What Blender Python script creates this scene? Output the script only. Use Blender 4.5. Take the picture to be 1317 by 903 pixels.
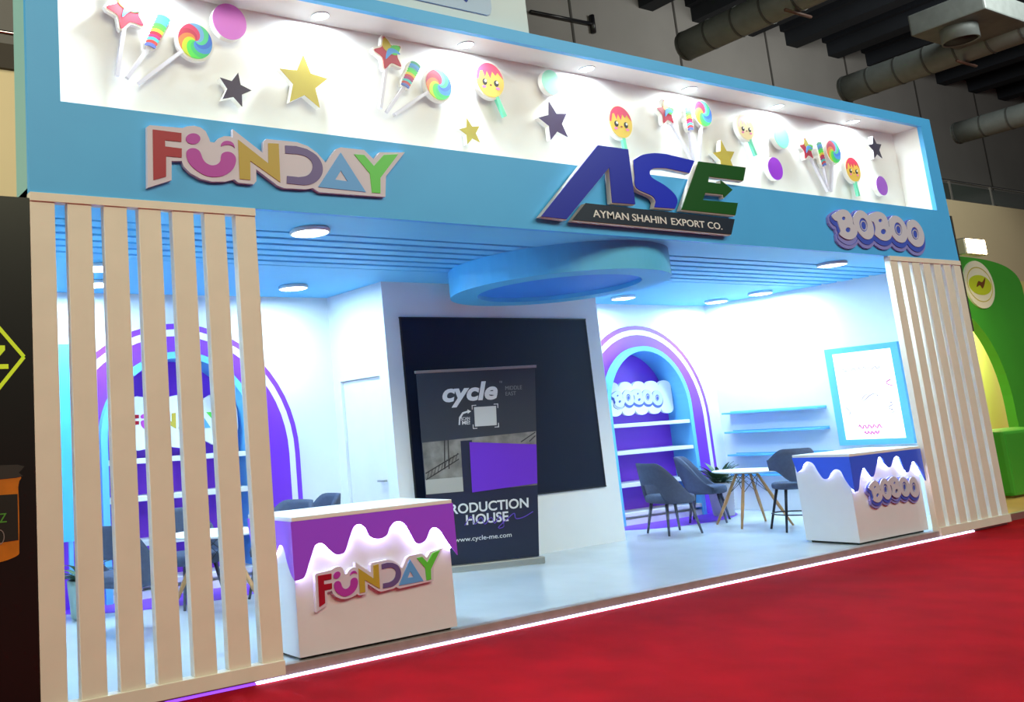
import bpy, bmesh, math, random
from mathutils import Vector, Matrix
random.seed(7)
S = bpy.context.scene
COL = S.collection
for o in list(bpy.data.objects): bpy.data.objects.remove(o)

# ------------------------------------------------------------------ camera
W, H = 1317, 903
F, CX, CY = 1196.44, 353.77, 362.57
YAW, PIT, ROL = 0.525195, 0.170236, -0.067443
CAM = Vector((0, -6, 1.632))
fw = Vector((math.sin(YAW)*math.cos(PIT), math.cos(YAW)*math.cos(PIT), math.sin(PIT)))
rt = Vector((math.cos(YAW), -math.sin(YAW), 0)); up = rt.cross(fw)
AX = rt*math.cos(ROL) + up*math.sin(ROL)
AY = up*math.cos(ROL) - rt*math.sin(ROL)
cd = bpy.data.cameras.new('camera'); co = bpy.data.objects.new('camera', cd); COL.objects.link(co)
m = Matrix.Identity(4)
for i in range(3):
    m[i][0], m[i][1], m[i][2], m[i][3] = AX[i], AY[i], -fw[i], CAM[i]
co.matrix_world = m
cd.sensor_fit = 'HORIZONTAL'; cd.sensor_width = 36; cd.lens = F/W*36
cd.shift_x = (W/2-CX)/W; cd.shift_y = (CY-H/2)/W
cd.clip_end = 300
S.camera = co

# ------------------------------------------------------------------ world, hall light, exposure
wd = bpy.data.worlds.new('world'); S.world = wd; wd.use_nodes = True
bg = wd.node_tree.nodes['Background']
bg.inputs[0].default_value = (0.80, 0.78, 0.74, 1); bg.inputs[1].default_value = 0.10

def area(name, loc, target, sx, sy, power, col):
    l = bpy.data.lights.new(name, 'AREA'); l.shape = 'RECTANGLE'; l.size = sx; l.size_y = sy
    l.energy = power; l.color = col
    o = bpy.data.objects.new(name, l); COL.objects.link(o); o.location = loc
    o.rotation_euler = (Vector(target)-Vector(loc)).to_track_quat('-Z', 'Y').to_euler()
    return o
area('hall_light', (3, -11, 10), (5, 0, 2), 8, 4, 760, (0.98, 0.94, 0.62))
area('hall_light', (14, -10, 10), (12, 0, 2), 8, 4, 740, (0.88, 0.98, 0.90))
area('hall_light', (34, 2, 15), (38, 14, 10), 10, 4, 1500, (0.96, 0.97, 0.90))
area('hall_light', (3, 4, 12), (4, 14, 8), 6, 4, 420, (1.0, 0.86, 0.62))
area('hall_light', (-9, -1, 8), (1.6, 1, 3.5), 5, 3, 1000, (0.95, 0.97, 0.74))
vs = S.view_settings
vs.view_transform = 'Standard'; vs.look = 'None'; vs.gamma = 1; vs.use_curve_mapping = False
vs.exposure = 0.0

# ------------------------------------------------------------------ pixel -> place
def ray(px, py):
    return AX*((px-CX)/F) - AY*((py-CY)/F) + fw
def onY(px, py, Y): r = ray(px, py); return CAM + r*((Y-CAM.y)/r.y)
def onX(px, py, X): r = ray(px, py); return CAM + r*((X-CAM.x)/r.x)
def onZ(px, py, Z): r = ray(px, py); return CAM + r*((Z-CAM.z)/r.z)
def crop(pts, ox, oy, sc, Y):
    """points read in an enlarged crop of the photo -> (X, Z) on the vertical plane Y"""
    out = []
    for x, y in pts:
        p = onY(ox+x/sc, oy+y/sc, Y); out.append((p.x, p.z))
    return out

# ------------------------------------------------------------------ materials
MATS = {}
def srgb(r, g, b):
    f = lambda c: (c/255)/12.92 if c/255 <= .04045 else ((c/255+.055)/1.055)**2.4
    return (f(r), f(g), f(b), 1)
def mat(name, rgb, rough=.5, metal=0., noise=.0, nscale=8., emit=0., ecol=None, coat=0., bump=0., bscale=60., spec=None):
    if name in MATS: return MATS[name]
    M = bpy.data.materials.new(name); M.use_nodes = True; MATS[name] = M
    nt = M.node_tree; b = nt.nodes['Principled BSDF']
    c = srgb(*rgb); b.inputs['Base Color'].default_value = c
    b.inputs['Roughness'].default_value = rough; b.inputs['Metallic'].default_value = metal
    if coat: b.inputs['Coat Weight'].default_value = coat
    if spec is not None: b.inputs['Specular IOR Level'].default_value = spec
    tc = nt.nodes.new('ShaderNodeTexCoord')
    if noise:
        n = nt.nodes.new('ShaderNodeTexNoise'); n.inputs['Scale'].default_value = nscale; n.inputs['Detail'].default_value = 4
        r = nt.nodes.new('ShaderNodeValToRGB')
        r.color_ramp.elements[0].position = .3; r.color_ramp.elements[1].position = .7
        r.color_ramp.elements[0].color = tuple(x*(1-noise) for x in c[:3])+(1,)
        r.color_ramp.elements[1].color = tuple(min(1, x*(1+noise)) for x in c[:3])+(1,)
        nt.links.new(tc.outputs['Object'], n.inputs['Vector']); nt.links.new(n.outputs['Fac'], r.inputs['Fac'])
        nt.links.new(r.outputs['Color'], b.inputs['Base Color'])
    if bump:
        n2 = nt.nodes.new('ShaderNodeTexNoise'); n2.inputs['Scale'].default_value = bscale
        bp = nt.nodes.new('ShaderNodeBump'); bp.inputs['Strength'].default_value = bump; bp.inputs['Distance'].default_value = .01
        nt.links.new(tc.outputs['Object'], n2.inputs['Vector']); nt.links.new(n2.outputs['Fac'], bp.inputs['Height'])
        nt.links.new(bp.outputs['Normal'], b.inputs['Normal'])
    if emit:
        b.inputs['Emission Color'].default_value = srgb(*(ecol or rgb)); b.inputs['Emission Strength'].default_value = emit
    return M
def gradmat(name, c0, c1, axis, rough=.35):
    """printed colour gradient along one generated axis"""
    M = bpy.data.materials.new(name); M.use_nodes = True; MATS[name] = M
    nt = M.node_tree; b = nt.nodes['Principled BSDF']; b.inputs['Roughness'].default_value = rough
    tc = nt.nodes.new('ShaderNodeTexCoord'); sp = nt.nodes.new('ShaderNodeSeparateXYZ'); r = nt.nodes.new('ShaderNodeValToRGB')
    r.color_ramp.elements[0].color = srgb(*c0); r.color_ramp.elements[1].color = srgb(*c1)
    nt.links.new(tc.outputs['Generated'], sp.inputs[0]); nt.links.new(sp.outputs[axis], r.inputs[0]); nt.links.new(r.outputs[0], b.inputs['Base Color'])
    return M
white = mat('white_paint', (238, 238, 238), .45, noise=.02, nscale=3)
wallw = mat('white_wall', (236, 240, 244), .6, noise=.015, nscale=2)
cream = mat('cream_slat_paint', (236, 228, 214), .45, noise=.03, nscale=4)
blue = mat('sky_blue_board', (80, 184, 255), .45, noise=.02, nscale=3)
bceil = mat('ceiling_blue', (112, 206, 255), .5, noise=.02, nscale=2)
bdark = mat('groove_blue', (40, 110, 215), .6)
lblue = mat('niche_blue', (110, 195, 250), .4)
purple = mat('purple_board', (128, 56, 224), .4, noise=.02, nscale=3)
foam = mat('white_foam', (244, 244, 240), .6)
plat = mat('board_greige', (215, 210, 230), .5)
black = mat('black_board', (12, 12, 12), .35)
metal = mat('brushed_aluminium', (190, 190, 186), .35, .8)
chrome = mat('chrome', (215, 215, 215), .15, 1)

# ------------------------------------------------------------------ object helpers
def link(name, me, material=None, parent=None, world=True):
    o = bpy.data.objects.new(name, me)
    if material is not None:
        for mm in (material if isinstance(material, (list, tuple)) else [material]): me.materials.append(mm)
    COL.objects.link(o)
    if parent is not None:
        o.parent = parent
        if world:
            P = parent; mt = Matrix.Identity(4)
            while P is not None:
                mt = Matrix.LocRotScale(P.location, P.rotation_euler, P.scale) @ mt if False else mt
                P = P.parent
            me.transform(parent_world(parent).inverted())
    return o
def parent_world(p):
    mt = Matrix.Identity(4)
    while p is not None:
        mt = Matrix.LocRotScale(p.location, p.rotation_euler, p.scale) @ mt; p = p.parent
    return mt
def tag(o, label, cat, group=None, kind=None):
    o['label'] = label; o['category'] = cat
    if group: o['group'] = group
    if kind: o['kind'] = kind
    return o
def thing(name, label, cat, loc, group=None, rz=0):
    o = bpy.data.objects.new(name, None); COL.objects.link(o); o.location = loc; o.rotation_euler = (0, 0, rz)
    o.empty_display_size = .1
    return tag(o, label, cat, group)
def struct(o, label=None):
    o['kind'] = 'structure'
    if label: o['label'] = label
    return o
def bm_mesh(bm, smooth=False):
    bmesh.ops.recalc_face_normals(bm, faces=bm.faces[:])
    me = bpy.data.meshes.new('m'); bm.to_mesh(me); bm.free()
    if smooth:
        for p in me.polygons: p.use_smooth = True
    return me
def add_box(bm, x0, x1, y0, y1, z0, z1, bev=0.):
    r = bmesh.ops.create_cube(bm, size=1); v = r['verts']
    for q in v:
        q.co = Vector((x0+(q.co.x+.5)*(x1-x0), y0+(q.co.y+.5)*(y1-y0), z0+(q.co.z+.5)*(z1-z0)))
    if bev:
        e = list({e for q in v for e in q.link_edges})
        bmesh.ops.bevel(bm, geom=e, offset=bev, segments=2, affect='EDGES', profile=.6)
def box(name, x0, x1, y0, y1, z0, z1, material, parent=None, bev=0., world=True):
    bm = bmesh.new(); add_box(bm, x0, x1, y0, y1, z0, z1, bev)
    return link(name, bm_mesh(bm), material, parent, world)
def boxes(name, lst, material, parent=None, bev=0., world=True):
    bm = bmesh.new()
    for b in lst: add_box(bm, *b, bev)
    return link(name, bm_mesh(bm), material, parent, world)
def add_tube(bm, pts, r, seg=8, caps=True, closed=False):
    pts = [Vector(p) for p in pts]; n = len(pts); rings = []
    rs = r if isinstance(r, (list, tuple)) else [r]*n
    for i, p in enumerate(pts):
        if closed: t = pts[(i+1) % n]-pts[i-1]
        else: t = pts[min(i+1, n-1)]-pts[max(i-1, 0)]
        t.normalize()
        a = t.cross(Vector((0, 0, 1)))
        if a.length < .05: a = t.cross(Vector((0, 1, 0)))
        a.normalize(); b = t.cross(a)
        rings.append([bm.verts.new(p+(a*math.cos(k*2*math.pi/seg)+b*math.sin(k*2*math.pi/seg))*rs[i]) for k in range(seg)])
    for i in range(n if closed else n-1):
        A, B = rings[i], rings[(i+1) % n]
        for k in range(seg): bm.faces.new((A[k], A[(k+1) % seg], B[(k+1) % seg], B[k]))
    if caps and not closed: bm.faces.new(rings[0]); bm.faces.new(rings[-1])
def tube(name, pts, r, material, parent=None, seg=8, closed=False, world=True):
    bm = bmesh.new(); add_tube(bm, pts, r, seg, True, closed)
    return link(name, bm_mesh(bm, True), material, parent, world)
def lathe(name, prof, c, material, parent=None, seg=32, world=True, smooth=True):
    bm = bmesh.new(); rings = []
    for r, z in prof:
        rings.append([bm.verts.new((c[0]+r*math.cos(k*2*math.pi/seg), c[1]+r*math.sin(k*2*math.pi/seg), c[2]+z)) for k in range(seg)])
    for A, B in zip(rings, rings[1:]):
        for k in range(seg): bm.faces.new((A[k], A[(k+1) % seg], B[(k+1) % seg], B[k]))
    if prof[0][0] > 1e-4: bm.faces.new(rings[0])
    if prof[-1][0] > 1e-4: bm.faces.new(rings[-1])
    bmesh.ops.remove_doubles(bm, verts=bm.verts[:], dist=1e-5)
    me = bm_mesh(bm, smooth)
    return link(name, me, material, parent, world)
def flat(loops, depth):
    """closed 2D loops (first outer, rest holes or islands) -> filled plate, u,v in plane, w = +-depth/2"""
    cu = bpy.data.curves.new('c', 'CURVE'); cu.dimensions = '2D'; cu.fill_mode = 'BOTH'; cu.extrude = depth/2
    for L in loops:
        sp = cu.splines.new('POLY'); sp.points.add(len(L)-1)
        for p, q in zip(sp.points, L): p.co = (q[0], q[1], 0, 1)
        sp.use_cyclic_u = True
    return curve_mesh(cu)
def curve_mesh(cu):
    o = bpy.data.objects.new('t', cu); COL.objects.link(o)
    dg = bpy.context.evaluated_depsgraph_get(); dg.update()
    me = bpy.data.meshes.new_from_object(o.evaluated_get(dg))
    bpy.data.objects.remove(o); bpy.data.curves.remove(cu)
    me.materials.clear()
    for p in me.polygons: p.material_index = 0; p.use_smooth = False
    return me
UPR = Matrix(((1, 0, 0, 0), (0, 0, -1, 0), (0, 1, 0, 0), (0, 0, 0, 1)))     # (u,v,w) -> (u,-w,v): upright, facing -Y
def plate(name, loops, y, depth, material, parent=None, mtx=None, world=True):
    """upright plate facing -Y whose front face is at y"""
    me = flat(loops, depth)
    me.transform(Matrix.Translation((0, y+depth/2, 0)) @ UPR)
    if mtx is not None: me.transform(mtx)
    return link(name, me, material, parent, world)
def text_plate(name, s, x0, x1, z0, z1, y, depth, material, parent=None, bold=0., shear=0., mtx=None, skew=0., world=True):
    cu = bpy.data.curves.new('t', 'FONT'); cu.body = s; cu.size = 1; cu.extrude = .5; cu.offset = bold; cu.shear = shear
    cu.resolution_u = 4
    me = curve_mesh(cu)
    xs = [v.co.x for v in me.vertices]; ys = [v.co.y for v in me.vertices]
    a, b, c, d = min(xs), max(xs), min(ys), max(ys)
    for v in me.vertices:
        u = x0+(v.co.x-a)/(b-a)*(x1-x0); w = z0+(v.co.y-c)/(d-c)*(z1-z0)+skew*(u-x0)
        v.co = Vector((u, y+depth/2-v.co.z*depth, w))
    if mtx is not None: me.transform(mtx)
    return link(name, me, material, parent, world)
def ell(cx, cz, rx, rz, n=28, rot=0., a0=0., a1=2*math.pi):
    c, s = math.cos(rot), math.sin(rot); out = []
    full = abs(a1-a0-2*math.pi) < 1e-6
    for k in range(n):
        a = a0+(a1-a0)*k/(n if full else n-1); x, z = rx*math.cos(a), rz*math.sin(a)
        out.append((cx+c*x-s*z, cz+s*x+c*z))
    return out
def smooth(pts, k=4, closed=True):
    """Catmull-Rom through points"""
    n = len(pts); out = []
    rng = range(n if closed else n-1)
    for i in rng:
        if closed: p0, p1, p2, p3 = pts[i-1], pts[i], pts[(i+1) % n], pts[(i+2) % n]
        else: p0, p1, p2, p3 = pts[max(i-1, 0)], pts[i], pts[i+1], pts[min(i+2, n-1)]
        for j in range(k):
            t = j/k
            out.append(tuple(.5*(2*p1[d]+(p2[d]-p0[d])*t+(2*p0[d]-5*p1[d]+4*p2[d]-p3[d])*t*t+(3*p1[d]-p0[d]-3*p2[d]+p3[d])*t**3) for d in (0, 1)))
    if not closed: out.append(tuple(pts[-1]))
    return out
def offset(L, d, dx=0, dz=0):
    n = len(L); A = sum(L[i-1][0]*L[i][1]-L[i][0]*L[i-1][1] for i in range(n)); sg = 1 if A > 0 else -1
    out = []
    for i in range(n):
        tx = L[(i+1) % n][0]-L[i-1][0]; tz = L[(i+1) % n][1]-L[i-1][1]; l = math.hypot(tx, tz) or 1
        out.append((L[i][0]+sg*tz/l*d+dx, L[i][1]-sg*tx/l*d+dz))
    return out
def arch(cx, r, zs, z0, n=28):
    """arch outline from floor z0, spring line zs, half width r"""
    return [(cx+r, z0)]+[(cx+r*math.cos(a), zs+r*math.sin(a)) for a in [math.pi*k/n for k in range(n+1)]]+[(cx-r, z0)]
def copy_tree(o, parent=None):
    c = o.copy(); COL.objects.link(c); c.parent = parent
    for ch in [x for x in bpy.data.objects if x.parent == o]: copy_tree(ch, c)
    return c
def downlight(name, label, cat, group, loc, r, power, col, rim, glow):
    t = thing(name, label, cat, loc, group)
    lathe('rim', [(r*1.0, 0), (r*1.08, -.012), (r*1.08, -.035), (r*.99, -.04), (r*.99, -.02)], loc, rim, t, 32)
    lathe('diffuser', [(0, -.022), (r*.98, -.022), (r*.98, -.034), (r*.8, -.04), (0, -.04)], loc, glow, t, 32)
    l = bpy.data.lights.new('lamp', 'AREA'); l.shape = 'DISK'; l.size = r*1.9; l.energy = power; l.color = col
    lo = bpy.data.objects.new('lamp', l); COL.objects.link(lo); lo.parent = t; lo.location = (0, 0, -.045)
    return t

# ------------------------------------------------------------------ main levels
X0, X1 = 1.63, 13.92        # stand, left and right outer edge
ZF, ZC, ZB, ZT, ZTOP = .085, 3.386, 4.054, 5.214, 5.338
YB = 3.78                   # back wall
XL, XR, YFB = 6.41, 9.96, 2.62   # central block
LC = (4.28, 1.55)           # arch centre x, radius
RC = (12.08, 1.48)
# ------------------------------------------------------------------ the setting
carpet = mat('red_carpet', (158, 2, 17), .95, noise=.16, nscale=2.2, bump=.5, bscale=220, spec=.1)
struct(box('floor', -30, 70, -25, 16.2, -.1, 0, carpet), 'red carpet of the hall aisle')
hallw = mat('hall_wall_grey', (140, 138, 136), .8, noise=.08, nscale=.35)
wh = struct(box('wall_hall', -30, 90, 16, 16.3, 0, 19, hallw), 'grey panelled far wall of the hall')
seam = mat('hall_seam', (70, 68, 66), .8)
for x in range(8, 88, 6):
    box('seam', x-.05, x+.05, 15.97, 16, 4, 18, seam, wh)
hceil = mat('hall_ceiling_dark', (22, 28, 38), .8, noise=.3, nscale=.4)
hc = struct(box('ceiling_hall', -30, 90, -25, 16.2, 18.3, 18.6, hceil), 'dark unlit roof of the hall')
for k in range(21):
    x = 20+k*3.2
    boxes('purlin', [(x, x+1.5, -10, 16, 17.9, 18.3), (x+.3, x+1.1, -10, 16, 17.3, 17.9)], hceil, hc)
# mezzanine along the far wall
mez = mat('mezzanine_cream', (222, 208, 168), .8, noise=.03, nscale=.3)
struct(box('wall_mezzanine', -30, 90, 12, 16, 0, 9.42, mez), 'cream front of the mezzanine below its railing')
dk = mat('mezzanine_band', (60, 56, 50), .8)
struct(box('trim_1', -30, 12, 11.9, 12.02, 9.42, 9.95, dk), 'dark band below the mezzanine railing')
rl = thing('guard_railing', 'steel and glass guard railing on top of the cream mezzanine', 'railing', (40, 12.1, 9.42))
tube('handrail', [(-30, 12.1, 10.28), (88, 12.1, 10.28)], .045, chrome, rl, 8)
glas = mat('railing_glass', (70, 78, 74), .1, 0, spec=.6)
for k in range(25):
    x = 1.6+k*3.4
    box('post', x-.035, x+.035, 12.06, 12.13, 9.42, 10.28, metal, rl)
for k in range(13):
    x = 40.7+k*3.4
    box('glass_panel', x-1.6, x+1.6, 12.085, 12.1, 9.5, 10.15, glas, rl)
# shadowy openings on the mezzanine
struct(box('door_2', 43.6, 44.4, 15.9, 16.0, 9.42, 12.0, dk), 'dark doorway behind the mezzanine railing')
struct(box('door_3', 46.2, 47.6, 15.9, 16.0, 9.42, 11.8, mat('door_brown', (70, 62, 56), .7)), 'brown double door behind the mezzanine railing')

# ------------------------------------------------------------------ booth floor, platform
def plank_mat():
    M = mat('pale_vinyl_floor', (212, 220, 226), .22, noise=.06, nscale=1.6)
    return M
struct(boxes('floor_booth', [(X0, X1, .03, YB, 0, ZF)], plank_mat()), 'pale glossy vinyl floor of the raised stand')
edge = mat('platform_edge_trim', (176, 164, 164), .4, .3, noise=.1, nscale=10)
struct(boxes('trim_2', [(X0, X1, 0, .03, .022, ZF+.004), (X0, X1, .005, .07, ZF, ZF+.006)], edge), 'grey brown edging strip of the raised stand')
lw = mat('led_white', (220, 228, 255), .5, emit=8.0, ecol=(200, 208, 255))
lv = mat('led_violet', (170, 90, 240), .5, emit=1.0, ecol=(150, 80, 255))
ls = thing('led_strip', 'glowing white and violet light strip along the foot of the stand', 'light strip', (6, -.01, .02))
box('white_run', 3.12, 13.0, -.006, .03, .004, .019, lw, ls)
box('violet_run', 2.45, 3.11, -.005, .03, .004, .019, lv, ls)
# thin purple half round shape on the floor before each arch
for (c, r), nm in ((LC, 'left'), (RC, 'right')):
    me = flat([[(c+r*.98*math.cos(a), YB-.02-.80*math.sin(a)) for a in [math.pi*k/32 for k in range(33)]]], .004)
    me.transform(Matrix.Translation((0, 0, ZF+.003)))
    tag(link('floor_half_round', me, purple), 'purple half round shape on the floor before the arched shelf %s' % ('with colourful cloud sign' if nm == 'left' else 'with blue bubble letter cloud sign'), 'floor decal')

# ------------------------------------------------------------------ walls and ceiling of the stand
hole = lambda c: arch(c[0], .93, 1.76, .20)
me = flat([[(X0, ZF), (X1, ZF), (X1, ZC+.05), (X0, ZC+.05)], hole(LC), hole(RC)], .07)
me.transform(Matrix.Translation((0, YB+.035, 0)) @ UPR)
struct(link('wall_back', me, wallw), 'white back wall of the stand')
struct(box('wall_left', X0, X0+.05, .36, YB, ZF, ZC+.05, wallw), 'white left wall of the stand')
struct(box('wall_right', X1-.05, X1, .10, YB, ZF, ZC+.05, wallw), 'white right wall of the stand')
XRW = X1-.05
# ceiling with two grooved bands
G0, G1, NG = .62, 1.98, 6
cl = struct(boxes('ceiling', [(X0, X1, .36, G0, ZC, ZC+.05), (X0, X1, G1, YB, ZC, ZC+.05), (X0, X1, G0, G1, ZC+.055, ZC+.10)], bceil), 'sky blue ceiling of the stand with grooved bands')
pit = (G1-G0)/NG
for k in range(NG):
    y = G0+pit*k+.05
    box('slat', X0, X1, y, y+pit-.05-.02, ZC, ZC+.055, bceil, cl)
# hanging round feature
rg = thing('ceiling_ring', 'round blue drop ceiling feature hanging in the middle of the stand', 'ceiling feature', (7.85, 1.30, ZC))
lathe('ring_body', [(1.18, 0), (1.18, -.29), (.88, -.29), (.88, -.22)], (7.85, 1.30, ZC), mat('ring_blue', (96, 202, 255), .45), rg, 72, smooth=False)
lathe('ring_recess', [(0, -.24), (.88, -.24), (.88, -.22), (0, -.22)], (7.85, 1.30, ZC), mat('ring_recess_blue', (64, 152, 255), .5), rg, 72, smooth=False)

# central block with door and screen
cb = struct(boxes('wall_center', [(XL+.06, XR, YFB, YB, ZF, ZC), (XL, XL+.06, YFB, 2.80, ZF, ZC), (XL, XL+.06, 3.62, YB, ZF, ZC), (XL, XL+.06, 2.80, 3.62, 2.31, ZC)], wallw), 'white block in the middle carrying the big screen')
dr = struct(box('door_1', XL+.035, XL+.06, 2.81, 3.61, ZF+.005, 2.30, white), 'white flush door in the side of the central block')
hd = boxes('door_handle', [(XL-.02, XL+.0, 2.86, 2.99, 1.10, 1.12), (XL-.01, XL+.035, 2.865, 2.885, 1.10, 1.12)], metal, dr)
scr = thing('video_screen', 'large dark switched off screen on the white central block', 'screen', (8.14, YFB, .82))
box('panel', 6.64, 9.68, YFB-.020, YFB-.002, .80, 2.955, mat('dark_screen', (11, 20, 44), .55, spec=.25), scr)
boxes('bezel', [(6.62, 9.70, YFB-.024, YFB-.002, .785, .80), (6.62, 9.70, YFB-.024, YFB-.002, 2.955, 2.97), (6.625, 6.64, YFB-.024, YFB-.002, .80, 2.955), (9.68, 9.695, YFB-.024, YFB-.002, .80, 2.955)], mat('bezel', (20, 24, 34), .4), scr)

# ------------------------------------------------------------------ fascia
fa = thing('header_fascia', 'sky blue header box across the stand with a white lit recess', 'fascia', (7.8, .18, ZC))
plate('front_frame', [[(X0, ZC), (X1, ZC), (X1-.06, ZTOP), (X0, ZTOP)], [(1.86, ZB), (13.60, ZB), (13.60, ZT), (1.86, ZT)]], 0, .05, blue, fa)
box('back_panel', 1.80, 13.65, .36, .40, ZB-.06, ZT+.04, white, fa)
box('recess_floor', 1.86, 13.60, .05, .36, ZB-.05, ZB-.0, white, fa)
box('recess_top', 1.86, 13.60, .05, .36, ZT, ZT+.04, white, fa)
box('recess_side', 1.81, 1.86, .05, .36, ZB, ZT, white, fa)
box('recess_side', 13.60, 13.65, .05, .36, ZB, ZT, white, fa)
box('side_return', X0, X0+.04, .05, .33, ZC, ZTOP, mat('return_mint', (150, 205, 205), .5), fa)
box('side_return', X1-.12, X1-.08, .05, .33, ZC, ZTOP, blue, fa)
box('top_cover', X0+.04, X1-.12, .05, .36, ZTOP-.03, ZTOP, blue, fa)
box('soffit', X0, X1, .05, .36, ZC, ZC+.04, bceil, fa)

# ------------------------------------------------------------------ slat screens
def slat_screen(x0, n, w, g, label, mt):
    t = thing('slat_screen', label, 'screen', (x0+.85, .03, ZF))
    W_ = n*w+(n-1)*g
    for k in range(n):
        x = x0+k*(w+g)
        box('slat', x, x+w, .0, .066, .13, ZC-.06, mt, t, .003)
    box('top_rail', x0, x0+W_, -.012, .066, ZC-.06, ZC+.0, mt, t, .003)
    box('bottom_rail', x0, x0+W_, -.02, .07, .034, .13, mt, t, .003)
    return t
slat_screen(X0, 7, .1695, .0875, 'cream vertical slat screen beside the purple drip counter', cream)
slat_screen(12.215, 7, .1695, .0875, 'cream vertical slat screen beside the blue drip counter', cream)

# ------------------------------------------------------------------ arched shelves
def arched_shelf(c, r, label, k):
    t = thing('arched_shelf', label, 'shelf', (c, YB, ZF))
    zs = 3.045-r
    y = YB-.035
    plate('outer_band', [arch(c, r, zs, ZF), arch(c, r-.065, zs, ZF-.0)], y, .035, purple, t)
    plate('white_band', [arch(c, r-.065, zs, ZF), arch(c, r-.145, zs, ZF)], y, .035, white, t)
    plate('inner_panel', [arch(c, r-.145, zs, ZF), arch(c, .92, 1.76, ZF)], y, .035, purple, t)
    plate('niche_frame', [arch(c, .955, 1.76, ZF), arch(c, .88, 1.76, ZF+.001)], YB-.13, .43, lblue, t)
    plate('niche_back', [arch(c, .90, 1.76, ZF)], YB+.27, .02, purple, t)
    for z in (.24, .66, 1.13, 1.53):
        box('shelf', c-.88, c+.88, YB-.11, YB+.27, z-.03, z+.025, white, t, .003)
    box('plinth', c-.88, c+.88, YB-.10, YB+.27, ZF+.003, .17, white, t)
    return t
arched_shelf(LC[0], LC[1], 'purple arched shelf behind the slat screen with multicoloured cloud sign', 0)
arched_shelf(RC[0], RC[1], 'purple arched shelf with blue niche and bubble letter cloud sign', 1)
# light-blue board left of the left arch
bb = thing('blue_board', 'plain light blue board on legs beside the plant behind the slats', 'board', (2.6, 3.53, ZF))
box('panel', 2.30, 3.01, 3.50, 3.56, .78, 2.79, blue, bb, .004)
for x in (2.36, 2.93): box('leg', x-.02, x+.02, 3.51, 3.55, ZF, .78, lblue, bb)

# ------------------------------------------------------------------ right wall shelves and light box
for k, z in enumerate((.64, .945, 1.30, 1.60)):
    t = thing('wall_shelf', ['pale blue wall shelf lowest of four on the right wall', 'pale blue wall shelf second from the bottom on the right wall', 'pale blue wall shelf just below the top one on the right wall', 'pale blue wall shelf topmost of four on the right wall'][k], 'shelf', (XRW, 2.8, z), 'shelves on the right wall')
    box('board', XRW-.24, XRW, 2.03, 3.58, z-.014, z+.014, lblue, t, .003)
    box('back_lip', XRW-.012, XRW, 2.03, 3.58, z+.014, z+.03, lblue, t)
lb = thing('light_box', 'glowing white poster light box in a light blue frame', 'light box', (XRW, 1.39, 1.04))
boxes('frame', [(XRW-.06, XRW, .885, 1.895, 1.04, 1.12), (XRW-.06, XRW, .885, 1.895, 2.35, 2.43), (XRW-.06, XRW, .885, .985, 1.12, 2.35), (XRW-.06, XRW, 1.795, 1.895, 1.12, 2.35)], lblue, lb, .003)
fc = box('poster_face', XRW-.045, XRW-.01, .985, 1.795, 1.12, 2.35, mat('poster_glow', (255, 252, 255), .4, emit=1.15, ecol=(255, 250, 255)), lb)
# faint printed strokes
def stroke(name, pts, w, material, parent):
    """flat ribbon on the poster plane; pts are (y,z)"""
    bm = bmesh.new(); add_tube(bm, [(XRW-.047, y, z) for y, z in pts], w, 5)
    return link(name, bm_mesh(bm), material, parent)
ink1 = mat('poster_ink_grey', (120, 112, 140), .5); ink2 = mat('poster_ink_pink', (235, 120, 185), .5)
Y2 = lambda u: 1.795-u*.81
Z2 = lambda v: 1.12+v*1.23
stroke('print_line', [(Y2(.12+.66*i/24), Z2(.80+.02*math.sin(i*1.9)+.0*i)) for i in range(25)], .006, ink1, fc)
stroke('print_line', [(Y2(.52+.14*math.cos(a)), Z2(.47+.04*math.sin(a*1.7))) for a in [i*.42 for i in range(12)]], .006, ink1, fc)
stroke('print_line', [(Y2(.12+.03*math.sin(i)), Z2(.28+.02*i)) for i in range(6)], .006, ink1, fc)
stroke('print_line', [(Y2(.84+.05*math.sin(i*1.4)), Z2(.28+.018*i)) for i in range(8)], .007, ink1, fc)
stroke('print_line', [(Y2(.25+.4*i/18), Z2(.14+.025*math.sin(i*1.7))) for i in range(19)], .011, ink2, fc)
stroke('print_line', [(Y2(.33+.25*i/14), Z2(.07+.02*math.sin(i*1.9))) for i in range(15)], .011, ink2, fc)
stroke('print_line', [(Y2(.93-.1*math.sin(i*.5)), Z2(.58+.012*i)) for i in range(7)], .009, ink2, fc)

# ------------------------------------------------------------------ ceiling lights
rimw = mat('lamp_rim', (225, 240, 250), .3)
glow = mat('lamp_glow', (255, 255, 255), .4, emit=14, ecol=(235, 250, 255))
cool = (.60, .87, 1.0)
LS = [((4.14, .33), 'round flush ceiling light near the header above the purple counter'),
      ((5.47, 3.03), 'round flush ceiling light beside the central block and door'),
      ((2.88, 2.30), 'round flush ceiling light behind the slats nearer the grooves'),
      ((3.15, 3.13), 'round flush ceiling light behind the slats nearer the back wall'),
      ((11.86, .50), 'round flush ceiling light near the header above the blue counter'),
      ((13.40, 3.22), 'round flush ceiling light in the corner of the shelf wall'),
      ((13.38, 2.46), 'round flush ceiling light above the wall shelves'),
      ((11.12, 3.12), 'round flush ceiling light half hidden by the round ceiling feature')]
for (x, y), lb_ in LS:
    downlight('ceiling_light', lb_, 'ceiling light', 'ceiling lights of the stand', (x, max(y, .50), ZC), .16, 48, cool, rimw, glow)
for k in range(7):
    x = 2.60+k*1.63
    downlight('recess_light', 'round spotlight set in the top of the lit header recess', 'spotlight', 'spotlights in the header recess', (x, .22, ZT+.028), .075, 30, (.86, .98, 1.0), rimw, glow)

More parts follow.
